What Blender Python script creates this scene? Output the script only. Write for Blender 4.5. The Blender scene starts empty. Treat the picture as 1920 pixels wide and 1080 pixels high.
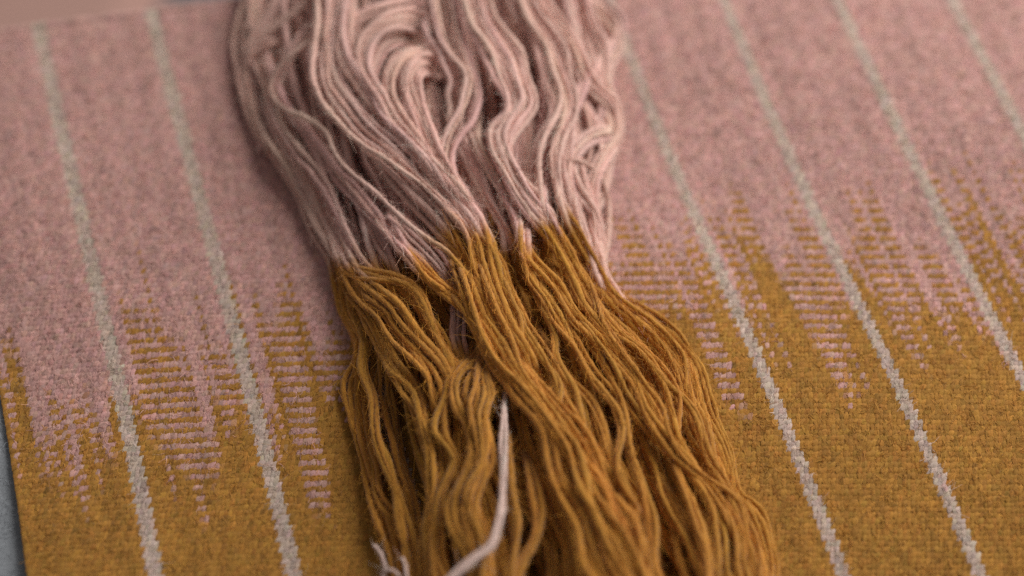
import bpy, math, random
import numpy as np

rng = np.random.default_rng(11)
random.seed(11)
scene = bpy.context.scene
COL = scene.collection

# ------------------------------------------------------------------ camera
THETA = math.radians(57.8)          # downward pitch
LENS, SENSOR, DIST = 70.0, 36.0, 0.778
FPX = LENS / SENSOR * 1920.0
FWD = np.array([0, math.cos(THETA), -math.sin(THETA)])
UP = np.array([0, math.sin(THETA), math.cos(THETA)])
CAM = -FWD * DIST
cam_data = bpy.data.cameras.new("camera")
cam = bpy.data.objects.new("camera", cam_data)
COL.objects.link(cam)
cam.location = CAM
cam.rotation_euler = (math.pi / 2 - THETA, 0, 0)
cam_data.lens = LENS
cam_data.sensor_width = SENSOR
cam_data.clip_start = 0.02
cam_data.clip_end = 20
cam_data.dof.use_dof = True
cam_data.dof.focus_distance = 0.745
cam_data.dof.aperture_fstop = 2.4
cam_data.dof.aperture_blades = 0
scene.camera = cam

# ------------------------------------------------------------------ light
world = bpy.data.worlds.new("World")
scene.world = world
world.use_nodes = True
world.node_tree.nodes["Background"].inputs[0].default_value = (1.0, 0.93, 0.90, 1)
world.node_tree.nodes["Background"].inputs[1].default_value = 0.165


def area_lamp(name, loc, target, size, power, color):
    d = bpy.data.lights.new(name, 'AREA')
    d.shape = 'RECTANGLE'
    d.size, d.size_y = size
    d.energy = power
    d.color = color
    o = bpy.data.objects.new(name, d)
    COL.objects.link(o)
    o.location = loc
    from mathutils import Vector
    o.rotation_euler = (Vector(target) - Vector(loc)).to_track_quat('-Z', 'Y').to_euler()
    return o


area_lamp("window_light", (1.00, 0.86, 0.90), (0, 0, 0), (1.3, 1.3), 40.0, (1.0, 0.955, 0.90))

scene.view_settings.view_transform = 'Standard'
scene.view_settings.look = 'None'
scene.view_settings.exposure = 0.0
scene.view_settings.gamma = 1.0
scene.render.engine = 'CYCLES'
scene.cycles.use_denoising = False
scene.cycles.max_bounces = 8
scene.cycles.diffuse_bounces = 6


# ------------------------------------------------------------------ pixel -> place
def unproject(x, y, h=0.0):
    """photo pixel (1920x1080) to the point where its ray meets height h"""
    x = np.asarray(x, float); y = np.asarray(y, float); h = np.asarray(h, float)
    d = np.stack([(x - 960) / FPX + 0 * y,
                  FWD[1] + (540 - y) / FPX * UP[1] + 0 * x,
                  FWD[2] + (540 - y) / FPX * UP[2] + 0 * x], -1)
    t = (h - CAM[2]) / d[..., 2]
    return CAM + d * t[..., None]


# ------------------------------------------------------------------ materials
def wool_material(name, rough=0.92, sheen=0.35, bump_scale=1400.0, bump=0.35, streak=None):
    m = bpy.data.materials.new(name)
    m.use_nodes = True
    nt = m.node_tree
    N, L = nt.nodes, nt.links
    b = N["Principled BSDF"]
    b.inputs["Roughness"].default_value = rough
    b.inputs["Specular IOR Level"].default_value = 0.15
    b.inputs["Sheen Weight"].default_value = sheen
    b.inputs["Sheen Roughness"].default_value = 0.5
    at = N.new("ShaderNodeAttribute"); at.attribute_name = "dye"
    if streak:
        tc = N.new("ShaderNodeAttribute"); tc.attribute_name = "along"
        co = tc.outputs["Vector"]
    else:
        tcn = N.new("ShaderNodeTexCoord"); co = tcn.outputs["Object"]
    n1 = N.new("ShaderNodeTexNoise")
    n1.inputs["Scale"].default_value = bump_scale
    n1.inputs["Detail"].default_value = 4
    n1.inputs["Roughness"].default_value = 0.65
    L.new(co, n1.inputs["Vector"])
    mp = N.new("ShaderNodeMapRange")
    mp.inputs[1].default_value = 0.25; mp.inputs[2].default_value = 0.75
    mp.inputs[3].default_value = 0.80; mp.inputs[4].default_value = 1.20
    L.new(n1.outputs[0], mp.inputs[0])
    mx = N.new("ShaderNodeVectorMath"); mx.operation = 'SCALE'
    L.new(at.outputs["Color"], mx.inputs[0]); L.new(mp.outputs[0], mx.inputs["Scale"])
    L.new(mx.outputs[0], b.inputs["Base Color"])
    bp = N.new("ShaderNodeBump")
    bp.inputs["Strength"].default_value = bump
    bp.inputs["Distance"].default_value = 0.0004
    L.new(n1.outputs[0], bp.inputs["Height"]); L.new(bp.outputs[0], b.inputs["Normal"])
    return m


M_YARN = wool_material("dip_dyed_yarn", streak=True, bump_scale=1.0, bump=0.8)
M_WEAVE = wool_material("woven_wool", bump_scale=2200.0, bump=0.5, sheen=0.25)
M_FELT = wool_material("grey_felt", bump_scale=900.0, bump=0.6, sheen=0.2)

PINK = np.array([0.73, 0.462, 0.40])
RUGPINK = np.array([0.52, 0.302, 0.270])
MUSTARD = np.array([0.49, 0.22, 0.030])
RUGMUSTARD = np.array([0.380, 0.183, 0.033])
CREAM = np.array([0.53, 0.415, 0.35])
TIE = np.array([0.70, 0.51, 0.45])
GREY = np.array([0.30, 0.325, 0.355])


# ------------------------------------------------------------------ mesh helpers
def make_mesh(name, verts, quads=None, tris=None, dye=None, along=None, mat=None, smooth=True):
    me = bpy.data.meshes.new(name)
    verts = np.asarray(verts, np.float32)
    parts, starts, tot = [], [], 0
    if quads is not None and len(quads):
        q = np.asarray(quads, np.int32); parts.append(q.ravel())
        starts.append(np.arange(len(q)) * 4); tot = q.size
    if tris is not None and len(tris):
        t = np.asarray(tris, np.int32); parts.append(t.ravel())
        starts.append(tot + np.arange(len(t)) * 3)
    loops = np.concatenate(parts).astype(np.int32)
    starts = np.concatenate(starts).astype(np.int32)
    me.vertices.add(len(verts)); me.vertices.foreach_set("co", verts.ravel())
    me.loops.add(len(loops)); me.loops.foreach_set("vertex_index", loops)
    me.polygons.add(len(starts)); me.polygons.foreach_set("loop_start", starts)
    me.update(calc_edges=True)
    if smooth:
        me.polygons.foreach_set("use_smooth", np.ones(len(starts), bool))
    if dye is not None:
        a = me.attributes.new("dye", 'FLOAT_COLOR', 'POINT')
        c = np.ones((len(verts), 4), np.float32); c[:, :3] = dye
        a.data.foreach_set("color", c.ravel())
    if along is not None:
        a = me.attributes.new("along", 'FLOAT_VECTOR', 'POINT')
        a.data.foreach_set("vector", np.asarray(along, np.float32).ravel())
    if mat:
        me.materials.append(mat)
    return me


def link(name, me, parent=None):
    o = bpy.data.objects.new(name, me)
    COL.objects.link(o)
    if parent:
        o.parent = parent
    return o


def empty(name, loc=(0, 0, 0)):
    o = bpy.data.objects.new(name, None)
    o.empty_display_size = 0.02
    COL.objects.link(o)
    o.location = loc
    return o


def ribbons(root, direc, length, width, curl, segs=5):
    """thin wool fibres: root (n,3), direc (n,3), returns verts, quads, owner index"""
    n = len(root)
    pts = [root]
    d = direc / np.linalg.norm(direc, axis=1, keepdims=True)
    bend = rng.normal(0, 1, (n, 3)) * curl[:, None]
    for s in range(segs):
        pts.append(pts[-1] + d * (length / segs)[:, None])
        bend = bend * 0.85 + rng.normal(0, 0.45, (n, 3)) * curl[:, None]
        d = d + bend
        d /= np.linalg.norm(d, axis=1, keepdims=True)
    P = np.stack(pts, 1)
    side = np.cross(direc, rng.normal(0, 1, (n, 3)))
    side /= np.linalg.norm(side, axis=1, keepdims=True) + 1e-9
    w = (width[:, None] * np.linspace(1, 0.35, segs + 1)[None])[..., None] * side[:, None]
    V = np.stack([P - w, P + w], 2).reshape(-1, 3)
    base = np.arange(n)[:, None] * (segs + 1) * 2 + np.arange(segs)[None] * 2
    Q = np.stack([base, base + 1, base + 3, base + 2], -1).reshape(-1, 4)
    own = np.repeat(np.arange(n), (segs + 1) * 2)
    return V, Q, own


def smooth_noise(n, corr, r=rng):
    """1-D smooth noise, unit-ish variance, correlation length in samples"""
    k = max(2, int(n / corr) + 4)
    ctrl = r.normal(0, 1, k + 3)
    t = np.linspace(0, k - 1, n) + r.uniform(0, 1)
    i = np.clip(t.astype(int), 0, k + 1); f = t - i
    f = f * f * (3 - 2 * f)
    return ctrl[i] * (1 - f) + ctrl[i + 1] * f


# ------------------------------------------------------------------ rug layout, from the stripes in the photo
STRIPES = {
    0: [(60, 50), (100, 200), (140, 370), (175, 520), (205, 660), (235, 780), (262, 920), (292, 1075)],
    1: [(290, 30), (320, 130), (352, 280), (385, 420), (420, 560), (455, 680), (490, 820), (525, 980), (550, 1075)],
    5: [(1200, 160), (1265, 300), (1330, 440), (1385, 580), (1440, 710), (1490, 840), (1545, 980), (1582, 1078)],
    6: [(1352, 0), (1400, 100), (1450, 220), (1520, 370), (1580, 500), (1630, 610), (1690, 740), (1745, 870), (1800, 980), (1845, 1078)],
    7: [(1575, 0), (1620, 100), (1680, 220), (1740, 330), (1800, 460), (1860, 590), (1915, 710)],
    8: [(1790, 0), (1835, 100), (1880, 200), (1920, 290)],
}
_u, _X, _Y = [], [], []
for k, pts in STRIPES.items():
    p = unproject([a for a, b in pts], [b for a, b in pts])
    _u += [k] * len(pts); _X += list(p[:, 0]); _Y += list(p[:, 1])
_u, _X, _Y = map(np.array, (_u, _X, _Y))


def basis(u, Y):
    return np.stack([1 + 0 * u, u, Y, u * Y, Y * Y * 3, Y * Y * u, Y ** 3 * 10], -1)


COEF = np.linalg.lstsq(basis(_u, _Y), _X, rcond=None)[0]


def rug_xy(u, v):
    """rug coordinates (stripe number, distance along the weft) to the table"""
    Y = v + 0 * u
    for _ in range(3):
        X = basis(u, Y) @ COEF
        Y = v + 0.03 * X - 0.10 * X * X
    return X, Y


def rug_u(X, Y):
    """inverse in u by bisection"""
    lo, hi = -3 + 0 * X, 14 + 0 * X
    for _ in range(30):
        m = (lo + hi) / 2
        c = basis(m, Y) @ COEF < X
        lo = np.where(c, m, lo); hi = np.where(c, hi, m)
    return lo


def rug_z(X, Y):
    return 0.0010 * (np.sin(X * 31 + 1.3 * np.sin(Y * 23)) + np.sin(Y * 37 + 2 + X * 12))


WEFTS = 60                     # weft threads per stripe repeat
PITCH = 0.00222                # warp rib spacing
U0, U1 = -0.905, 9.6
V0, V1 = -0.172, 0.178
# far edge of the rug
_e = unproject([0, 215, 430], [58, 33, 8])
EDGE = np.polyfit(_e[:, 0], _e[:, 1], 1)


def far_edge(X):
    return EDGE[0] * X + EDGE[1]


# dye change along every weft
_mid = [(40, 790), (150, 770), (300, 755), (430, 745), (560, 700), (900, 620), (1180, 545), (1300, 545), (1420, 565), (1560, 560), (1680, 530), (1850, 480), (1915, 460)]
_m = unproject([a for a, b in _mid], [b for a, b in _mid])
_mu = rug_u(_m[:, 0], _m[:, 1])
n_weft = int((U1 - U0) * WEFTS)
u_weft = U0 + (np.arange(n_weft) + 0.5) / WEFTS
base_T = np.interp(u_weft, _mu, _m[:, 1])
# photo rows where mustard first shows and where the last pink ends, by place across the rug
DYE_ROWS = [(-.95, -.75, 640, 960), (-.75, -.6, 690, 930), (-.6, -.42, 700, 1000), (-.42, -.25, 720, 960), (-.25, 0, 760, 880),
            (0, .14, 700, 850), (.14, .34, 600, 960), (.34, .52, 610, 990), (.52, .66, 680, 930), (.66, 1.0, 700, 900),
            (1.0, 1.15, 530, 880), (1.15, 1.4, 600, 900), (1.4, 1.6, 560, 860), (1.6, 2.0, 610, 890), (2.0, 4.3, 480, 760),
            (4.3, 4.6, 410, 640), (4.6, 4.78, 430, 810), (4.78, 5.0, 400, 660), (5.0, 5.2, 440, 700), (5.2, 5.45, 372, 730),
            (5.45, 5.7, 430, 760), (5.7, 6.0, 470, 720), (6.0, 6.2, 390, 660), (6.2, 6.36, 430, 700), (6.36, 6.55, 345, 720),
            (6.55, 7.0, 460, 700), (7.0, 7.3, 335, 610), (7.3, 7.5, 350, 640), (7.5, 7.7, 300, 600), (7.7, 8.0, 360, 620), (8.0, 11, 290, 570)]
T = np.zeros(n_weft)
for par in (0, 1):
    idx = np.arange(par, n_weft, 2)
    row = np.zeros(len(idx))
    for (ua, ub, ya, yb) in DYE_ROWS:
        m_ = (u_weft[idx] >= ua) & (u_weft[idx] < ub)
        row[m_] = (ya if par == 0 else yb)
    k = 0
    while k < len(idx):
        ln = int(rng.integers(1, 7))
        row[k:k + ln] += rng.normal(5 if par == 0 else -55, 42)
        k += ln
    row += rng.normal(0, 18, len(idx))
    # wefts of the other dye lot mixed in, singly or a few together; least where the photo shows clean bars
    bars = np.interp(u_weft[idx], [-.95, -.8, .1, .2, .45, .6, 1.1, 2, 4.3, 4.6, 4.8, 5.2, 5.5, 6.3, 6.6, 9], [.25, .5, .5, .12, .12, .3, .25, .25, .1, .15, .5, .4, .55, .35, .5, .45])
    k = 0
    while k < len(idx):
        ln = int(rng.integers(1, 4))
        if rng.random() < bars[k]:
            w = rng.uniform(0.2, 0.9)
            for q_ in range(k, min(k + ln, len(idx))):
                for (ua, ub, ya, yb) in DYE_ROWS:
                    if ua <= u_weft[idx[q_]] < ub:
                        row[q_] = row[q_] * (1 - w) + w * (yb if par == 0 else ya)
        k += ln
    T[idx] = unproject(np.full(len(idx), 960.), row)[:, 1]
lone = rng.random(n_weft) < 0.10
T[lone] += rng.normal(0, 0.02, lone.sum())
stripe_of = np.full(n_weft, -1)
for k in range(0, 11):
    stripe_of[np.abs(u_weft - k) < (3.6 if k < 3 else 3.0) / WEFTS] = k
band_of = np.floor(u_weft).astype(int)


def weft_dye(i, Y, r):
    """colour of weft i at place Y"""
    mus = np.clip((T[i] - Y) / 0.007 + 0.5 + r.normal(0, 0.30, len(i)), 0, 1)[:, None]
    c = RUGPINK * (1 - mus) + RUGMUSTARD * mus
    st = (stripe_of[i] >= 0)[:, None]
    c = np.where(st, CREAM, c)
    cloud = np.sin(u_weft[i] * 7.1 + 3 * np.sin(Y * 31)) * np.sin(Y * 47 + u_weft[i] * 3.3)
    tone = (1 + 0.06 * np.sin(i * 12.9898) + 0.05 * cloud + r.normal(0, 0.10, len(i)))[:, None]
    hue = 1 + r.normal(0, 0.03, (len(i), 3))
    # grey and dark flecks in the yarn
    fl = (r.random(len(i)) < 0.004)[:, None]
    return np.clip(c * tone * hue * np.where(fl, 0.62, 1), 0.004, 0.9)


rug = empty("woven_rug", (0, 0, 0))
rug["label"] = "flat-woven pink and mustard wool rug with thin cream stripes under the skein"
rug["category"] = "rug"

NS, NT = 5, 3


def stitch_mesh(name, i, X, Y, tx, ty, half_len, half_wid, height, lift, mat, parent, ends=1.0):
    n = len(i)
    s = np.linspace(-1, 1, NS); t = np.linspace(-1, 1, NT)
    S, Tt = np.meshgrid(s, t, indexing='ij')
    prof_w = np.sqrt(np.clip(1 - 0.80 * S ** 2, 0, 1))
    arch = np.cos(S * math.pi / 2) ** 0.8
    round_ = np.sqrt(np.clip(1 - (Tt * 0.98) ** 2, 0, 1))
    nx, ny = ty, -tx
    a = half_len[:, None, None] * S[None]
    b = half_wid[:, None, None] * (Tt * prof_w)[None]
    # yarn twist shears each stitch a little
    b = b + (half_wid * 0.75)[:, None, None] * S[None]
    VX = X[:, None, None] + tx[:, None, None] * a + nx[:, None, None] * b
    VY = Y[:, None, None] + ty[:, None, None] * a + ny[:, None, None] * b
    VZ = lift[:, None, None] + height[:, None, None] * ((arch * 1.0 + 0.55 * round_ * (0.4 + 0.6 * arch))[None] - 1.0 * ends)
    V = np.stack([VX, VY, VZ], -1).reshape(-1, 3)
    g = np.arange(NS * NT).reshape(NS, NT)
    q = np.stack([g[:-1, :-1], g[:-1, 1:], g[1:, 1:], g[1:, :-1]], -1).reshape(-1, 4)
    Q = (np.arange(n)[:, None, None] * (NS * NT) + q[None]).reshape(-1, 4)
    dye = np.repeat(weft_dye(i, Y, rng), NS * NT, 0)
    o = link(name, make_mesh(name, V, Q, dye=dye, mat=mat), parent)
    o["kind"] = "stuff"
    return o


def weave(name, wefts):
    j0, j1 = int(V0 / PITCH), int(V1 / PITCH)
    I, J = np.meshgrid(wefts, np.arange(j0, j1), indexing='ij')
    keep = ((I + J) % 2 == 0)
    i, j = I[keep], J[keep]
    u = u_weft[i] + rng.normal(0, 0.10, len(i)) / WEFTS
    v = (j + rng.normal(0, 0.05, len(i))) * PITCH
    X, Y = rug_xy(u, v)
    ok = (Y < far_edge(X)) & (X < 0.275)
    i, u, v, X, Y = i[ok], u[ok], v[ok], X[ok], Y[ok]
    X2, Y2 = rug_xy(u, v + 0.001)
    tx, ty = X2 - X, Y2 - Y
    l = np.hypot(tx, ty); tx, ty = tx / l, ty / l
    ang = rng.normal(0, 0.20, len(i))
    tx, ty = tx * np.cos(ang) - ty * np.sin(ang), tx * np.sin(ang) + ty * np.cos(ang)
    n = len(i)
    hl = PITCH * rng.normal(0.92, 0.08, n)
    wid = 0.0496 / WEFTS * rng.normal(1.30, 0.15, n)
    ht = rng.normal(0.00045, 0.00009, n)
    return stitch_mesh(name, i, X, Y, tx, ty, hl, wid, ht, rug_z(X, Y) + rng.normal(0, 0.00008, n), M_WEAVE, rug)


for b in range(-1, 10):
    w = np.where((band_of == b) & (stripe_of < 0))[0]
    if len(w):
        o = weave("weave_band", w)
for k in range(0, 11):
    w = np.where(stripe_of == k)[0]
    if len(w):
        o = weave("cream_stripe", w)
        o["label"] = "cream wool stripe woven along the rug"

jj = np.arange(int(V0 / PITCH) * 2, int(V1 / PITCH) * 2) * 0.5
sv = jj * PITCH
X, Y = rug_xy(np.full(len(sv), U0 + 0.004), sv)
X2, Y2 = rug_xy(np.full(len(sv), U0 + 0.004), sv + 0.001)
tx, ty = X2 - X, Y2 - Y
l = np.hypot(tx, ty); ok = Y < far_edge(X)
stitch_mesh("side_selvedge", np.zeros(ok.sum(), int), X[ok], Y[ok], (tx / l)[ok], (ty / l)[ok], rng.normal(0.0019, 0.0001, ok.sum()),
            rng.normal(0.00105, 0.00006, ok.sum()), rng.normal(0.0006, 0.00005, ok.sum()), rug_z(X, Y)[ok] - 0.0001, M_WEAVE, rug)

# rolled far edge where every weft turns back
i = np.arange(n_weft)
X, Y = rug_xy(u_weft, np.full(n_weft, 0.13))
for _ in range(6):
    Y = far_edge(X); X = basis(u_weft, Y) @ COEF
tx = np.full(n_weft, -0.28); ty = np.full(n_weft, 0.96)
ok = (Y < 0.40)
stitch_mesh("far_selvedge", i[ok], X[ok], Y[ok] + 0.0008, tx[ok], ty[ok], rng.normal(0.0021, 0.0002, ok.sum()),
            np.full(ok.sum(), 0.0006), rng.normal(0.0009, 0.0001, ok.sum()), rug_z(X, Y)[ok] + 0.0005 + 0.0002 * smooth_noise(ok.sum(), 6), M_WEAVE, rug)

# the warp sheet under the stitches, closed body of the rug
NG = 120
gu = np.linspace(U0, U1, NG); gv = np.linspace(V0, V1, NG)
GU, GV = np.meshgrid(gu, gv, indexing='ij')
GX, GY = rug_xy(GU, GV)
GX = np.minimum(GX, 0.275)
fe = far_edge(GX) - 0.0005
GYc = np.minimum(GY, fe)
GZ = rug_z(GX, GYc) - 0.0003
n = GX.size
top = np.stack([GX, GYc, GZ], -1).reshape(-1, 3)
bot = top.copy(); bot[:, 2] -= 0.0016
g = np.arange(n).reshape(NG, NG)
q = np.stack([g[:-1, :-1], g[1:, :-1], g[1:, 1:], g[:-1, 1:]], -1).reshape(-1, 4)
ring = np.concatenate([g[:, 0], g[-1, 1:], g[-2::-1, -1], g[0, -2:0:-1]])
rn = np.roll(ring, -1)
side = np.stack([ring, ring + n, rn + n, rn], -1)
mus = np.clip((np.interp(GU.ravel(), u_weft, base_T) - GYc.ravel()) / 0.06 + 0.5, 0, 1)[:, None]
dye = 0.8 * (RUGPINK * (1 - mus) + RUGMUSTARD * mus)
dye = np.concatenate([dye, dye])
link("warp_sheet", make_mesh("warp_sheet", np.concatenate([top, bot]), np.concatenate([q, q[:, ::-1] + n, side]), dye=dye, mat=M_WEAVE), rug)

# loose wool fibres lying on the weave
NF = 130000
fi = rng.integers(0, n_weft, NF)
fv = rng.uniform(-0.14, 0.15, NF)
FX, FY = rug_xy(u_weft[fi], fv)
ok = (FY < far_edge(FX) - 0.002) & (np.abs(FX) < 0.225)
fi, FX, FY = fi[ok], FX[ok], FY[ok]
nf = len(fi)
d = rng.normal(0, 1, (nf, 3)); d[:, 2] = np.abs(d[:, 2]) * 0.5 + 0.15; d[:, 1] *= 1.8
V, Q, own = ribbons(np.stack([FX, FY, rug_z(FX, FY) + 0.0001], -1), d, rng.gamma(3, 0.0008, nf), rng.uniform(0.00005, 0.00013, nf), np.full(nf, 0.5), 2)
zmin = rug_z(V[:, 0], V[:, 1])
V[:, 2] = np.clip(V[:, 2], zmin - 0.0002, zmin + 0.0022)
o = link("surface_fuzz", make_mesh("surface_fuzz", V, Q, dye=np.clip(weft_dye(fi, FY, rng) * rng.uniform(0.95, 1.5, nf)[:, None], 0, .85)[own], mat=M_WEAVE), rug)  # fibres coloured mostly paler than their weft, standing in for light they catch
o["kind"] = "stuff"

# ------------------------------------------------------------------ felt-covered top the rug lies on
gx = np.linspace(-0.42, 0.62, 90); gy = np.linspace(-0.36, 0.55, 90)
GX, GY = np.meshgrid(gx, gy, indexing='ij')
GY = np.minimum(GY, far_edge(GX) - 0.002)
GZ = -0.0032 + 0.0003 * np.sin(GX * 160 + 3 * np.sin(GY * 90)) * np.sin(GY * 130)
g = np.arange(GX.size).reshape(90, 90); n = GX.size
q = np.stack([g[:-1, :-1], g[1:, :-1], g[1:, 1:], g[:-1, 1:]], -1).reshape(-1, 4)
ring = np.concatenate([g[:, 0], g[-1, 1:], g[-2::-1, -1], g[0, -2:0:-1]]); rn = np.roll(ring, -1)
top = np.stack([GX, GY, GZ], -1).reshape(-1, 3); bot = top.copy(); bot[:, 2] = -0.022
q = np.concatenate([q, q[:, ::-1] + n, np.stack([ring, ring + n, rn + n, rn], -1)])
felt = link("felt_surface", make_mesh("felt_surface", np.concatenate([top, bot]), q, dye=np.tile(GREY, (2 * n, 1)), mat=M_FELT))
felt["label"] = "grey felted wool surface under the rug"
felt["category"] = "felt"
felt["kind"] = "structure"
nf = 14000
FX = rng.uniform(-0.26, -0.14, nf); FY = rng.uniform(-0.19, 0.02, nf)
d = rng.normal(0, 1, (nf, 3)); d[:, 2] = np.abs(d[:, 2]) * 0.4 + 0.1
V, Q, own = ribbons(np.stack([FX, FY, np.full(nf, -0.0034)], -1), d, rng.gamma(3, 0.0018, nf), np.full(nf, 0.00006), np.full(nf, 0.35), 3)
V[:, 2] = np.clip(V[:, 2], -0.0036, -0.0014)
tone = rng.uniform(0.55, 1.7, nf)[:, None]
o = link("felt_fibres", make_mesh("felt_fibres", V, Q, dye=(GREY * tone)[own], mat=M_FELT), felt)
o["kind"] = "stuff"

# ------------------------------------------------------------------ floor and cloth far below the rug's far edge
FLOOR_Z = -0.46
gx = np.linspace(-1.6, 1.6, 40); gy = np.linspace(-0.6, 2.2, 40)
GX, GY = np.meshgrid(gx, gy, indexing='ij')
g = np.arange(1600).reshape(40, 40)
q = np.stack([g[:-1, :-1], g[1:, :-1], g[1:, 1:], g[:-1, 1:]], -1).reshape(-1, 4)
fl = link("floor", make_mesh("floor", np.stack([GX, GY, np.full_like(GX, FLOOR_Z)], -1).reshape(-1, 3), q, dye=np.tile(np.array([0.20, 0.165, 0.17]), (1600, 1)), mat=M_FELT))
fl["label"] = "dull grey floor far below the rug"
fl["category"] = "floor"
fl["kind"] = "structure"


def floor_cloth():
    """a cloth folded in two, lying on the floor"""
    c = unproject(-420, -40, FLOOR_Z + 0.03)
    hx, hy = unproject(285, 0, FLOOR_Z + 0.03)[0] - c[0], 0.22
    n = 40
    a = np.linspace(-1, 1, n)
    A, B = np.meshgrid(a, a, indexing='ij')
    rim = np.minimum(1, np.minimum(1 - np.abs(A), 1 - np.abs(B)) * 12)
    z = 0.002 + 0.026 * np.sqrt(np.clip(1 - (1 - rim) ** 2, 0, 1)) + 0.003 * np.sin(A * 5 + B * 3) * rim
    X = c[0] + A * hx + 0.01 * np.sin(B * 7); Y = c[1] + B * hy + 0.01 * np.sin(A * 6)
    top = np.stack([X, Y, FLOOR_Z + z], -1).reshape(-1, 3)
    bot = top.copy(); bot[:, 2] = FLOOR_Z + 0.001
    m = n * n
    g = np.arange(m).reshape(n, n)
    q = np.stack([g[:-1, :-1], g[1:, :-1], g[1:, 1:], g[:-1, 1:]], -1).reshape(-1, 4)
    ring = np.concatenate([g[:, 0], g[-1, 1:], g[-2::-1, -1], g[0, -2:0:-1]]); rn = np.roll(ring, -1)
    q = np.concatenate([q, q[:, ::-1] + m, np.stack([ring, ring + m, rn + m, rn], -1)])
    o = link("folded_cloth", make_mesh("folded_cloth", np.concatenate([top, bot]), q, dye=np.tile(np.array([0.44, 0.265, 0.225]), (2 * m, 1)), mat=M_WEAVE))
    o["label"] = "blurred dusty pink cloth on the floor beyond the rug's far edge"
    o["category"] = "cloth"


floor_cloth()

# ------------------------------------------------------------------ the skein
BY = [-250, 0, 100, 200, 280, 360, 440, 500, 560, 640, 700, 800, 900, 1000, 1080, 1350]
BL = [430, 440, 455, 480, 500, 560, 600, 632, 648, 662, 658, 668, 692, 717, 735, 800]
BR = [1090, 1125, 1150, 1155, 1150, 1140, 1130, 1130, 1160, 1265, 1308, 1335, 1370, 1420, 1445, 1560]
HY = [-250, 0, 150, 300, 420, 520, 640, 800, 1000, 1350]
HH = [26, 30, 32, 31, 28, 27, 28, 31, 33, 33]


def frac(x, y):
    l = np.interp(y, BY, BL); r = np.interp(y, BY, BR)
    return (x - (l + r) / 2) / ((r - l) / 2)


def at_frac(s, y):
    l = np.interp(y, BY, BL); r = np.interp(y, BY, BR)
    return (l + r) / 2 + s * (r - l) / 2


def dome(x, y):
    s = np.clip(np.abs(frac(x, y)), 0, 0.995)
    return np.interp(y, HY, HH) * (1 - s ** 2.4) ** 0.55


# hanks traced in the photo: (layer, strands, spacing px, dye change y or None, [(x, y[, layer factor])], flags)
G = []


def hank(layer, n, sp, pts, dye=None, free=""):
    G.append((layer, n, sp, pts, dye, free))


# --- pink half, left
hank(.98, 6, 10, [(632, -60), (628, 0), (618, 60), (612, 110), (622, 160), (665, 215), (715, 262), (770, 315), (820, 360), (858, 405), (890, 450), (905, 500), (925, 560), (950, 620), (985, 680)])
hank(.92, 3, 10, [(600, -50), (604, 20), (594, 90), (594, 140), (612, 190), (660, 240), (715, 295), (770, 345), (815, 388), (850, 430), (875, 480), (900, 540), (918, 600), (950, 660), (1000, 740)])
hank(.97, 4, 9, [(655, -50), (650, 20), (645, 70), (655, 115), (690, 160), (722, 215), (765, 260), (815, 310), (850, 355), (880, 400), (905, 440)])
hank(.90, 4, 9, [(790, -5, .5), (772, 8, .8), (720, 14), (670, 34), (648, 70), (648, 110), (668, 150), (700, 190)])
hank(1.0, 4, 9, [(795, 52, .4), (772, 38, .85), (730, 42), (695, 66), (677, 105), (682, 140), (708, 180), (742, 230), (785, 285), (830, 340)])
hank(.88, 4, 8, [(790, 80, .4), (762, 66, .8), (725, 74), (700, 105), (692, 140), (705, 180), (735, 225), (780, 280)])
hank(1.0, 3, 8, [(812, 104, .4), (790, 92, .9), (752, 97), (728, 122), (722, 158), (738, 195), (765, 240), (800, 290), (838, 340), (875, 390)])
hank(1.0, 3, 8, [(820, 130, .35), (800, 114, .85), (774, 118), (760, 146), (770, 192), (790, 235), (812, 280), (840, 330), (875, 375)])
hank(1.0, 2, 8, [(822, 142, .35), (803, 132, .8), (784, 132), (778, 155), (795, 200), (812, 250), (828, 300), (850, 345)])
hank(1.02, 1, 8, [(640, 50, .8), (575, 82), (545, 112), (522, 128), (505, 165), (522, 200), (580, 226), (612, 252), (635, 300), (692, 345), (740, 387), (795, 440), (830, 467), (865, 497), (892, 535), (903, 580), (925, 620), (965, 670), (1010, 735)], 455)
hank(.85, 2, 11, [(532, 70, .6), (500, 76), (472, 92), (459, 130), (464, 185), (484, 235), (498, 270), (492, 291)], None, "bottom")
hank(.75, 3, 10, [(545, -60), (530, 0), (492, 50), (468, 105), (465, 170), (490, 240), (535, 300), (575, 365), (605, 430), (640, 488), (690, 512), (735, 535), (765, 580), (790, 635), (830, 690)])
hank(.8, 2, 10, [(590, -50), (575, 0), (520, 45), (485, 80), (470, 120), (478, 180), (505, 250), (548, 320), (580, 380), (610, 440), (648, 495), (705, 520), (760, 540), (795, 585), (815, 640), (840, 690)])
hank(.85, 2, 11, [(620, -20), (592, 30), (560, 75), (540, 112), (520, 150), (515, 205), (545, 265), (590, 320), (620, 370), (645, 430), (680, 490), (730, 522), (775, 555), (800, 600), (830, 650)])
hank(.7, 2, 10, [(532, -50), (534, 20), (536, 70), (545, 130), (565, 200), (590, 270), (612, 335), (628, 385), (648, 432), (672, 480)])
hank(.62, 3, 12, [(480, -60), (470, 0), (458, 60), (452, 110), (470, 190), (510, 290), (556, 360), (592, 440), (626, 495), (642, 550), (652, 600), (678, 630), (676, 680), (661, 715), (660, 765), (672, 830), (692, 895), (712, 950), (738, 1010), (752, 1080)])
hank(.72, 3, 10, [(500, 120), (535, 200), (575, 250), (612, 300), (650, 345), (682, 378), (712, 412), (745, 458), (770, 492), (800, 520)])
hank(.66, 3, 12, [(600, 200), (610, 260), (650, 330), (690, 390), (705, 440), (725, 480), (740, 520)])
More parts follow.
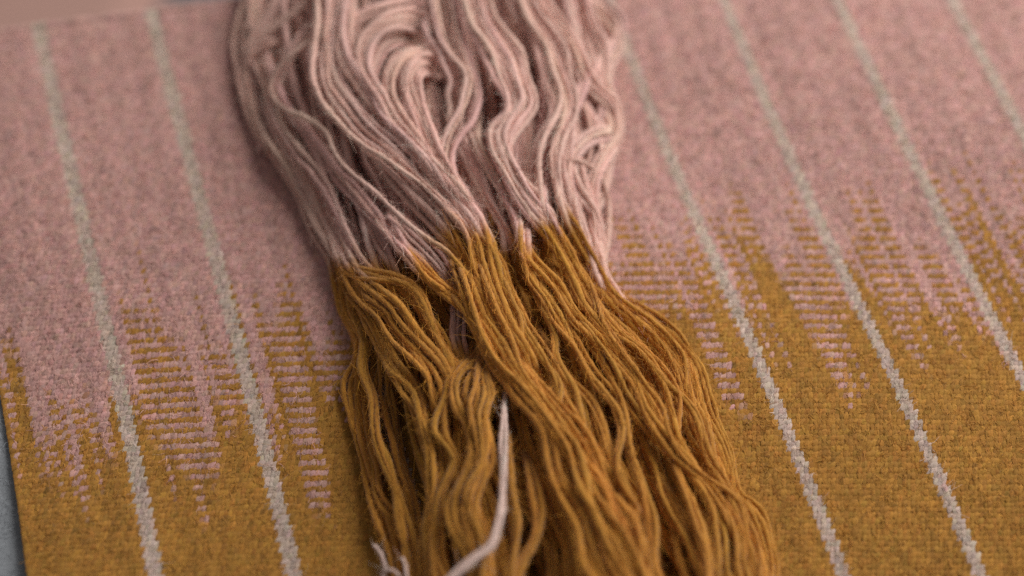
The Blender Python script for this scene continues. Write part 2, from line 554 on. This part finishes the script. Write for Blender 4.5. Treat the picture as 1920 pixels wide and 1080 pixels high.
hank(.66, 2, 12, [(640, 230), (655, 300), (672, 360), (690, 420), (700, 470), (715, 520)], 490)
hank(.97, 2, 9, [(712, 408, .8), (722, 430), (742, 458), (768, 488), (798, 514), (835, 549), (872, 577), (908, 617), (948, 655), (985, 712), (1030, 775), (1075, 835), (1110, 890), (1145, 955), (1180, 1020), (1210, 1090)], 487, "top")
hank(1.0, 2, 9, [(728, 400, .8), (742, 425), (765, 462), (792, 497), (830, 535), (872, 568), (912, 606), (955, 650), (1000, 706), (1045, 765), (1090, 830), (1125, 890), (1150, 940), (1180, 1000)], 483, "top")
hank(.74, 4, 10, [(752, 420), (782, 452), (812, 482), (842, 520), (862, 560), (866, 600), (858, 640), (862, 690)], 640)
hank(.8, 3, 11, [(700, 250), (730, 320), (775, 375), (815, 420), (845, 455), (880, 490)])
# --- pink half, centre
hank(.9, 2, 9, [(812, -60), (816, 0), (826, 60), (848, 112), (877, 139), (871, 182), (862, 214), (838, 245), (830, 288), (842, 330), (866, 368), (892, 395), (912, 430), (925, 465), (940, 510), (958, 548), (963, 580), (978, 604), (982, 640), (995, 680)])
hank(.84, 1, 9, [(803, 33, .6), (792, 46), (803, 74), (822, 107), (842, 142), (850, 162), (838, 182), (846, 205), (838, 240)], None, "top")
hank(.85, 2, 9, [(845, -60), (848, 0), (860, 50), (875, 98), (894, 150), (901, 177), (893, 203), (885, 236), (862, 246), (848, 268), (848, 320), (868, 355), (895, 392)])
hank(.93, 3, 9, [(868, -60), (872, 0), (884, 45), (908, 86), (928, 118), (942, 150), (960, 185), (956, 215), (930, 232), (914, 248), (924, 285), (948, 330), (975, 372), (1002, 410), (1030, 440), (1062, 500), (1095, 560), (1130, 610), (1160, 660)])
hank(1.0, 3, 9, [(898, -60), (902, 0), (920, 46), (946, 82), (970, 112), (978, 148), (998, 192), (982, 220), (958, 246), (948, 275), (965, 320), (985, 355), (1010, 395), (1035, 425)])
hank(1.0, 3, 9, [(885, -40), (900, 30), (925, 75), (952, 115), (962, 150), (980, 182), (962, 210), (942, 232), (932, 258), (946, 300), (970, 345), (998, 385), (1028, 418), (1052, 455), (1080, 505), (1110, 552), (1125, 600)])
hank(.86, 3, 9, [(890, 225, .6), (893, 262), (910, 300), (930, 340), (955, 385), (972, 425), (980, 462), (990, 500), (1010, 545), (1035, 585), (1060, 630), (1082, 670)], 448)
hank(.7, 3, 10, [(860, 250), (880, 300), (900, 350), (925, 395), (950, 440), (965, 490)], 455)
hank(.85, 2, 9, [(955, -60), (957, 0), (982, 47), (1009, 82), (1013, 112), (1024, 140), (1021, 166), (1034, 195), (1030, 225), (1010, 260), (1000, 300), (1005, 350), (1020, 400)])
hank(.98, 1, 9, [(1000, 20, .8), (1022, 77), (1032, 120), (1047, 162), (1053, 174), (1047, 212), (1023, 248), (1015, 287), (1013, 328), (1015, 372), (1025, 410), (1050, 450)], 415)
hank(1.0, 4, 9, [(975, -60), (985, 0), (1012, 48), (1044, 88), (1058, 130), (1070, 172), (1074, 208), (1058, 245), (1046, 285), (1047, 328), (1050, 370), (1062, 405), (1082, 440), (1108, 485), (1138, 540), (1150, 566)], 403)
hank(.9, 3, 9, [(1000, -50), (1012, 5), (1038, 30), (1062, 72), (1084, 112), (1098, 152), (1128, 182), (1150, 195), (1157, 225), (1150, 258), (1125, 305), (1112, 340)])
hank(.88, 3, 9, [(1055, -50), (1064, 5), (1082, 60), (1096, 105), (1100, 142), (1085, 185), (1068, 225), (1060, 270), (1062, 330), (1075, 380)])
hank(.85, 3, 9, [(1090, -50), (1102, 7), (1117, 60), (1132, 100), (1128, 135), (1136, 172), (1150, 205), (1156, 245), (1140, 280)])
hank(.8, 2, 9, [(1118, -40), (1130, 10), (1152, 32), (1166, 48), (1160, 68), (1135, 96), (1118, 130), (1112, 165), (1130, 190)])
hank(.75, 2, 9, [(1150, 50), (1168, 92), (1146, 110), (1135, 136), (1142, 170), (1158, 205), (1160, 260), (1142, 310), (1136, 360)])
# --- pink loops, right
hank(.95, 1, 9, [(1040, 300, .8), (1056, 295), (1092, 297), (1117, 315), (1134, 357), (1140, 410), (1136, 465), (1128, 505)], 620)
hank(.9, 2, 8, [(1050, 290, .8), (1065, 314), (1078, 357), (1104, 387), (1122, 416), (1130, 455), (1134, 500)], 620)
hank(.85, 2, 8, [(1080, 285, .8), (1090, 310), (1096, 345), (1112, 380), (1118, 420), (1120, 470), (1125, 510)], 620)
hank(.85, 3, 9, [(1150, 245, .6), (1118, 255), (1090, 272), (1070, 298), (1068, 340), (1080, 400), (1098, 450), (1118, 510)], 620)
hank(.8, 2, 8, [(1157, 250), (1140, 280), (1122, 318), (1112, 360), (1118, 410), (1130, 460)], 620)
hank(.6, 4, 14, [(1080, 180), (1100, 240), (1100, 300), (1090, 360), (1095, 420), (1110, 480), (1130, 530)], 620)
# --- mustard half, right
hank(1.0, 2, 10, [(1020, 385), (1034, 418), (1056, 452), (1078, 490), (1104, 537), (1120, 590), (1145, 627), (1166, 666), (1196, 706), (1232, 745), (1242, 790), (1280, 848), (1335, 902), (1380, 955), (1400, 1020), (1420, 1090)], 412)
hank(.92, 4, 9, [(1145, 560, .9), (1168, 564), (1207, 583), (1257, 620), (1290, 656), (1312, 695), (1330, 760), (1345, 830), (1368, 890), (1380, 935), (1410, 962), (1432, 1005), (1448, 1080)], 400)
hank(.8, 2, 9, [(1140, 560), (1170, 588), (1220, 615), (1254, 640), (1282, 675), (1302, 730), (1316, 790), (1330, 850), (1350, 905)], 400)
hank(.85, 2, 8, [(1120, 570), (1150, 617), (1196, 648), (1226, 682), (1247, 716), (1277, 745), (1290, 799), (1312, 858), (1340, 905), (1382, 975), (1404, 1045), (1415, 1100)], 400)
hank(.95, 3, 9, [(985, 450), (1000, 492), (1045, 537), (1072, 582), (1108, 618), (1158, 665), (1195, 720), (1215, 770), (1245, 820), (1290, 870), (1345, 925), (1380, 985)], 452)
hank(1.0, 2, 8, [(970, 430), (977, 485), (998, 535), (1022, 560), (1048, 602), (1076, 643), (1092, 692), (1125, 732), (1144, 765), (1165, 818), (1162, 878), (1180, 930)], 450)
hank(.95, 2, 8, [(985, 440), (990, 500), (1008, 550), (1026, 592), (1041, 635), (1036, 675), (1052, 720), (1078, 790), (1094, 838), (1130, 880)], 455)
hank(.9, 3, 8, [(895, 430), (915, 480), (928, 535), (934, 580), (948, 607), (964, 655), (985, 710), (1020, 770)], 440)
hank(.95, 3, 8, [(905, 440), (936, 490), (950, 540), (972, 590), (992, 625), (1020, 665), (1040, 705), (1056, 750), (1078, 800), (1100, 850), (1150, 900)], 442)
hank(.9, 2, 8, [(1030, 660), (1056, 716), (1100, 758), (1125, 800), (1139, 870), (1165, 925), (1180, 965), (1200, 1010), (1215, 1080)], 400)
hank(.8, 2, 9, [(1060, 600), (1110, 660), (1150, 720), (1170, 780), (1180, 850), (1200, 905), (1222, 960), (1240, 1022), (1248, 1090)], 400)
hank(.84, 2, 9, [(1100, 620), (1160, 700), (1200, 770), (1250, 840), (1292, 880), (1312, 925), (1338, 972), (1348, 1060), (1352, 1120)], 400)
hank(.8, 2, 9, [(1180, 690), (1225, 760), (1255, 850), (1290, 940), (1306, 997), (1320, 1072), (1330, 1130)], 400)
hank(.8, 3, 10, [(1180, 640), (1230, 700), (1262, 770), (1285, 830), (1320, 900), (1365, 980), (1385, 1060), (1400, 1120)], 400)
# --- the long diagonal hank
hank(1.06, 5, 10, [(880, 520), (912, 590), (945, 660), (985, 725), (1028, 785), (1070, 845), (1100, 905), (1128, 965), (1155, 1030), (1190, 1100)], 420)
hank(.98, 4, 10, [(870, 560), (900, 630), (940, 700), (985, 765), (1020, 825), (1048, 885), (1078, 950), (1105, 1010), (1130, 1075), (1145, 1120)], 420)
# --- mustard half, left and centre
hank(.9, 3, 9, [(640, 470), (660, 503), (718, 516), (762, 532), (792, 568), (808, 608), (834, 650), (855, 700)], 488)
hank(.95, 3, 9, [(648, 480), (668, 520), (700, 545), (735, 567), (760, 598), (792, 638), (830, 690), (850, 730)], 495)
hank(.95, 3, 9, [(655, 520), (680, 565), (718, 588), (742, 628), (778, 664), (812, 706), (830, 740)], 470)
hank(.85, 2, 9, [(640, 500), (648, 545), (690, 590), (712, 625), (722, 665), (752, 710), (773, 735), (792, 785), (804, 840), (815, 905), (808, 960), (812, 1040), (820, 1090)], 490)
hank(.9, 4, 9, [(690, 590), (712, 640), (738, 690), (768, 728), (785, 775), (798, 830), (806, 890), (800, 950), (790, 1010), (800, 1090)], 470)
hank(.7, 3, 9, [(660, 580), (690, 640), (684, 690), (698, 738), (706, 790), (722, 855), (738, 910), (752, 960), (770, 1030), (785, 1100)], 470)
hank(.6, 3, 9, [(650, 560), (682, 640), (675, 690), (668, 740), (676, 800), (700, 870), (722, 930), (748, 990), (765, 1060), (770, 1110)], 470)
hank(.96, 2, 9, [(890, 600, .4), (884, 645, .6), (862, 686), (841, 730), (816, 776), (825, 820), (843, 856), (835, 893), (815, 943), (808, 1016), (824, 1060), (835, 1110)], 420)
hank(1.0, 3, 8, [(905, 610, .4), (898, 652, .6), (880, 690, .9), (864, 715), (856, 757), (869, 793), (882, 850), (866, 893), (851, 945), (868, 1006), (884, 1036), (890, 1100)], 420)
hank(1.0, 2, 8, [(915, 610, .4), (908, 655, .6), (896, 690, .9), (890, 725), (874, 755), (884, 800), (894, 850), (880, 900), (866, 950), (880, 1000), (895, 1050)], 420)
hank(1.05, 4, 8, [(905, 600, .4), (910, 650, .6), (917, 700, .9), (924, 740), (911, 770), (915, 822), (911, 880), (892, 935), (899, 985), (908, 1028), (902, 1085), (905, 1120)], 420)
hank(.9, 2, 9, [(955, 780, .6), (968, 830), (976, 885), (972, 964), (961, 1047), (955, 1100)], 420)
hank(.85, 2, 9, [(975, 840, .6), (992, 890), (1004, 975), (985, 1047), (975, 1110)], 420)
hank(.34, 3, 12, [(790, 560), (805, 620), (830, 680), (850, 730), (870, 790), (900, 860), (930, 930), (950, 1000), (960, 1080)], 430)
hank(.34, 4, 14, [(980, 560), (1000, 630), (1040, 700), (1090, 760), (1130, 830), (1180, 900), (1240, 980), (1280, 1060)], 430)

N_TRACED = sum(g[1] for g in G)
# body of the skein under the traced hanks
for layer, cnt in ((.34, 13), (.24, 20), (.13, 22)):
    for s in np.linspace(-.93, .93, cnt):
        s = s + rng.normal(0, .02)
        ph, am = rng.uniform(0, 6.3), rng.uniform(.02, .05)
        pts = []
        for y in np.arange(-200, 1340, 70):
            pts.append((float(at_frac(np.clip(s + am * math.sin(y / 120 + ph), -.97, .97), y)), float(y)))
        G.append((layer, 1, 0, pts, None, ""))

TX = [600, 660, 720, 765, 800, 850, 900, 975, 1050, 1100, 1140]
TYY = [500, 492, 500, 482, 452, 424, 436, 450, 408, 436, 520]


def catmull(P, per=8):
    P = np.asarray(P, float)
    Q = np.concatenate([[2 * P[0] - P[1]], P, [2 * P[-1] - P[-2]]])
    out = []
    t = np.linspace(0, 1, per, endpoint=False)[:, None]
    for k in range(len(P) - 1):
        a, b, c, d = Q[k:k + 4]
        out.append(0.5 * (2 * b + (c - a) * t + (2 * a - 5 * b + 4 * c - d) * t ** 2 + (3 * b - a - 3 * c + d) * t ** 3))
    out.append(P[-1:])
    return np.concatenate(out)


STEP = 0.0022
YR = 0.00107                     # yarn radius
strands = []                     # dicts: pts, dye boundary
for layer, n, sp, pts, dye_y, free in G:
    P = [(p[0], p[1], p[2] if len(p) > 2 else 1.0) for p in pts]
    top, bot = [], []
    if "top" not in free and P[0][1] > -90:
        s = float(np.clip(frac(P[0][0], P[0][1]), -.9, .9)); y = P[0][1]
        drop = 1.0 if y <= 5 else .55
        while y > -150:
            y -= 60
            top.insert(0, (float(at_frac(s, y)), y, P[0][2] * drop))
    if "bottom" not in free and P[-1][1] < 1230:
        s = float(np.clip(frac(P[-1][0], P[-1][1]), -.9, .9)); y = P[-1][1]
        drop = 1.0 if y >= 1060 else .55
        while y < 1260:
            y += 60
            bot.append((float(at_frac(s, y)), y, P[-1][2] * drop))
    C = catmull(top + P + bot)
    tang = np.gradient(C[:, :2], axis=0)
    tang /= np.linalg.norm(tang, axis=1, keepdims=True) + 1e-9
    perp = np.stack([-tang[:, 1], tang[:, 0]], -1)
    m = len(C)
    pinch = np.clip(0.9 + 0.32 * smooth_noise(m, 16), 0.4, 1.35)      # strands gather and part again
    loose = 1 + 1.9 * np.clip((C[:, 1] - 560) / 200, 0, 1)      # the mustard half lies looser
    common = smooth_noise(m, 12) * 2.0 * loose
    for k in range(n):
        off = (k - (n - 1) / 2) * sp * 0.9
        spread = 1 + 0.25 * smooth_noise(m, 30)
        lat = off * spread * pinch + common + smooth_noise(m, 9) * 1.8 * loose
        x = C[:, 0] + perp[:, 0] * lat
        y = C[:, 1] + perp[:, 1] * lat
        h = layer * C[:, 2] * dome(C[:, 0], C[:, 1]) / 1000 + (-abs(off) * .004 + rng.normal(0, .7) + smooth_noise(m, 16) * .6) / 1000
        h = np.maximum(h, YR * 1.05)
        W = unproject(x, y, h)
        seg = np.linalg.norm(np.diff(W, axis=0), axis=1)
        cs = np.concatenate([[0], np.cumsum(seg)])
        ns = max(8, int(cs[-1] / STEP))
        q = np.linspace(0, cs[-1], ns)
        pt = np.stack([np.interp(q, cs, W[:, a]) for a in range(3)], -1)
        py = np.interp(q, cs, y); px = np.interp(q, cs, x)
        if dye_y is None:
            # where does this strand cross the dip line of the dye bath
            line = np.interp(px, TX, TYY)
            bound = py - line - rng.normal(0, 7)
        else:
            bound = py - dye_y - rng.normal(0, 6)
        strands.append(dict(p=pt, dye=bound, top=layer))

# settle: push overlapping strands apart, keep them near where they were traced
lens = np.array([len(s["p"]) for s in strands])
ofs = np.concatenate([[0], np.cumsum(lens)])
P = np.concatenate([s["p"] for s in strands])
home = P.copy()
sid = np.repeat(np.arange(len(strands)), lens)
D = 2 * YR * 0.62
inner = np.ones(len(P), bool); inner[ofs[:-1]] = False; inner[ofs[1:] - 1] = False
ii = np.where(inner)[0]
for it in range(22):
    cell = np.floor((P + 1.0) / D).astype(np.int64)
    key = (cell[:, 0] << 42) | (cell[:, 1] << 21) | cell[:, 2]
    order = np.argsort(key, kind='stable'); sk = key[order]
    disp = np.zeros_like(P); cntr = np.zeros(len(P))
    for dx in (-1, 0, 1):
        for dy in (-1, 0, 1):
            for dz in (-1, 0, 1):
                nk = ((cell[:, 0] + dx) << 42) | ((cell[:, 1] + dy) << 21) | (cell[:, 2] + dz)
                lo = np.searchsorted(sk, nk, 'left'); hi = np.searchsorted(sk, nk, 'right')
                a = np.where(hi > lo)[0]; kk = 0
                while len(a) and kk < 8:
                    b = order[lo[a] + kk]
                    good = sid[a] != sid[b]
                    aa, bb = a[good], b[good]
                    v = P[aa] - P[bb]
                    l = np.linalg.norm(v, axis=1) + 1e-9
                    c = l < D
                    aa, v, l = aa[c], v[c], l[c]
                    disp[aa] += v / l[:, None] * ((D - l) * 0.5)[:, None]
                    cntr[aa] += 1
                    kk += 1
                    a = a[lo[a] + kk < hi[a]]
    P = P + disp / np.maximum(cntr, 1)[:, None] * 1.1
    P[ii] = P[ii] * 0.72 + 0.14 * (P[ii - 1] + P[ii + 1])
    P = P + (home - P) * 0.035
    P[:, 2] = np.maximum(P[:, 2], YR * 1.05 + 0.0012)
# crimp of the spun wool
for k in range(len(strands)):
    a, b = ofs[k], ofs[k + 1]
    amp = rng.uniform(0.10, 0.30)
    for ax in range(3):
        P[a:b, ax] += smooth_noise(b - a, 3.2) * 0.00022 * amp * 3 + smooth_noise(b - a, 9) * 0.00030
P[:, 2] = np.maximum(P[:, 2], YR * 1.05 + 0.0012)

skein = empty("yarn_skein", (0, -0.02, 0))
skein["label"] = "loose skein of wool yarn dip-dyed pink and mustard lying across the rug"
skein["category"] = "yarn skein"
OFFS = np.array([0, -0.02, 0])
SIDES = 6


def yarn_tube(name, p, dye_fn, radius, parent, fuzz, label=None, twist=900.0, fuzz_len=0.0032):
    n = len(p)
    t = np.gradient(p, axis=0); t /= np.linalg.norm(t, axis=1, keepdims=True) + 1e-12
    ref = np.array([0.3, 0.1, 1.0])
    e1 = np.cross(t, ref); e1 /= np.linalg.norm(e1, axis=1, keepdims=True) + 1e-9
    e2 = np.cross(t, e1)
    s = np.concatenate([[0], np.cumsum(np.linalg.norm(np.diff(p, axis=0), axis=1))])
    r = radius * (1 + 0.17 * smooth_noise(n, 8) + 0.09 * smooth_noise(n, 2.5))
    r = np.clip(r, radius * 0.6, radius * 1.4)
    r[0] *= .35; r[-1] *= .35
    ang = np.arange(SIDES) / SIDES * 2 * math.pi
    tw = ang[None] + s[:, None] * twist
    lobes = 1 + 0.10 * np.cos(2 * (ang[None] - s[:, None] * twist * 0.7))
    rr = r[:, None] * lobes
    V = p[:, None] + (e1[:, None] * np.cos(ang)[None, :, None] + e2[:, None] * np.sin(ang)[None, :, None]) * rr[..., None]
    g = np.arange(n * SIDES).reshape(n, SIDES)
    g2 = np.roll(g, -1, 1)
    Q = np.stack([g[:-1], g2[:-1], g2[1:], g[1:]], -1).reshape(-1, 4)
    col = dye_fn(np.arange(n))
    dye = np.repeat(col, SIDES, 0)
    # streak coordinates: stretched along the twisted fibre
    A = np.stack([np.cos(tw) * 2.4, np.sin(tw) * 2.4, np.repeat(s[:, None] * 260, SIDES, 1) + rng.uniform(0, 90)], -1).reshape(-1, 3)
    caps = np.concatenate([[[g[0, 0], g[0, k + 1], g[0, k]] for k in range(1, SIDES - 1)], [[g[-1, 0], g[-1, k], g[-1, k + 1]] for k in range(1, SIDES - 1)]])
    verts = V.reshape(-1, 3)
    if fuzz:
        for hug, cnt in ((True, int(fuzz * 1.0)), (False, int(fuzz * 1.1))):
            vis = np.where((p[:, 1] > -0.150) & (p[:, 1] < 0.140))[0]
            vis = vis[(vis > 0) & (vis < n - 1)]
            if len(vis) < 2:
                continue
            cnt = max(4, int(cnt * len(vis) / 125))
            k = rng.choice(vis, cnt)
            a = math.pi * 1.5 + rng.uniform(-1.9, 1.9, cnt)       # upper side of the strand
            rad = e1[k] * np.cos(a)[:, None] + e2[k] * np.sin(a)[:, None]
            sg = rng.choice([-1, 1], cnt)[:, None]
            U = lambda lo, hi: rng.uniform(lo, hi, cnt)[:, None]
            if hug:
                d = rad * U(0, .22) + t[k] * sg * U(.7, 1.3) + np.cross(t[k], rad) * sg * U(0, .5)
                wd, cu, sg_n, fl = rng.uniform(0.00005, 0.00010, cnt), np.full(cnt, 0.12), 2, fuzz_len * 1.1
            else:
                d = rad * U(.2, 1.0) + t[k] * sg * U(.4, 1.3)
                wd, cu, sg_n, fl = rng.uniform(0.00004, 0.00007, cnt), np.full(cnt, 0.30), 4, fuzz_len * 1.15
            FV, FQ, own = ribbons(p[k] + rad * (r[k] * 0.9)[:, None], d, rng.gamma(2.5, fl / 2.5, cnt), wd, cu, sg_n)
            b = len(verts)
            verts = np.concatenate([verts, FV]); Q = np.concatenate([Q, FQ + b])
            dye = np.concatenate([dye, np.clip(col[k] * rng.uniform(0.9, 1.7, cnt)[:, None], 0, .85)[own]])  # hairs mostly paler than their strand: scattered light put into the colour
            A = np.concatenate([A, np.zeros((len(FV), 3))])
    me = make_mesh(name, verts - OFFS, Q, caps, dye=dye, along=A, mat=M_YARN)
    o = link(name, me, parent)
    if label:
        o["label"] = label
    return o


for k, s in enumerate(strands):
    p = P[ofs[k]:ofs[k + 1]]
    n = len(p)
    bound = s["dye"]
    tone = rng.normal(1, 0.05)
    hue = 1 + rng.normal(0, 0.02, 3)
    var = 1 + 0.05 * smooth_noise(n, 8)
    var2 = 1 + 0.02 * smooth_noise(n, 14)

    fade = rng.uniform(22, 75)
    wick = 9 * smooth_noise(n, 4)

    def dye_fn(ix, bound=bound, fade=fade, wick=wick, tone=tone, hue=hue, var=var, var2=var2):
        f = np.clip((bound + wick) / fade + 0.5, 0, 1)[:, None]
        f = f * f * (3 - 2 * f)
        c = PINK * (1 - f) + MUSTARD * f
        c = c * tone * hue * var[:, None]
        c[:, 1] *= var2
        return np.clip(c, 0.004, 0.9)

    fz = 440 if s["top"] > .8 else (330 if s["top"] > .55 else 40)
    yarn_tube("strand", p, dye_fn, YR * rng.uniform(0.86, 1.14), skein, fz)


# pale tie thread looped through the skein
def tie(pts, heights, radius, label=None):
    C = catmull([(a, b, h) for (a, b), h in zip(pts, heights)], 10)
    W = unproject(C[:, 0], C[:, 1], C[:, 2] / 1000)
    seg = np.concatenate([[0], np.cumsum(np.linalg.norm(np.diff(W, axis=0), axis=1))])
    q = np.linspace(0, seg[-1], max(10, int(seg[-1] / 0.0012)))
    p = np.stack([np.interp(q, seg, W[:, a]) for a in range(3)], -1)
    p = p + np.stack([smooth_noise(len(p), 12) for _ in range(3)], -1) * 0.00015
    yarn_tube("tie_thread", p, lambda ix: np.tile(TIE, (len(ix), 1)), radius, skein, 160, label, fuzz_len=0.0026)


lab = "pale pink tie thread looped between the mustard strands"
tie([(950, 735), (943, 770), (940, 810), (940, 860), (938, 930), (930, 990), (918, 1020), (888, 1042), (847, 1078), (802, 1130)], [24, 30, 33, 34, 35, 36, 36, 36, 35, 33], 0.00080, lab)
tie([(945, 735), (946, 770), (948, 810), (947, 860), (945, 930), (936, 992), (924, 1026), (891, 1049), (851, 1085), (806, 1137)], [24, 30, 33, 34, 35, 36, 36, 36, 35, 33], 0.00080, lab)
lab = "pale loose tie end curling beside the mustard strands"
tie([(700, 1022), (712, 1036), (722, 1060), (718, 1082), (720, 1110)], [13, 15, 15, 14, 12], 0.00065, lab)
tie([(716, 1110), (716, 1080), (728, 1068), (744, 1074), (752, 1100), (756, 1130)], [16, 18, 20, 20, 18, 16], 0.00065, lab)
tie([(754, 1044), (760, 1060), (764, 1085), (766, 1120)], [19, 21, 21, 19], 0.00065, lab)
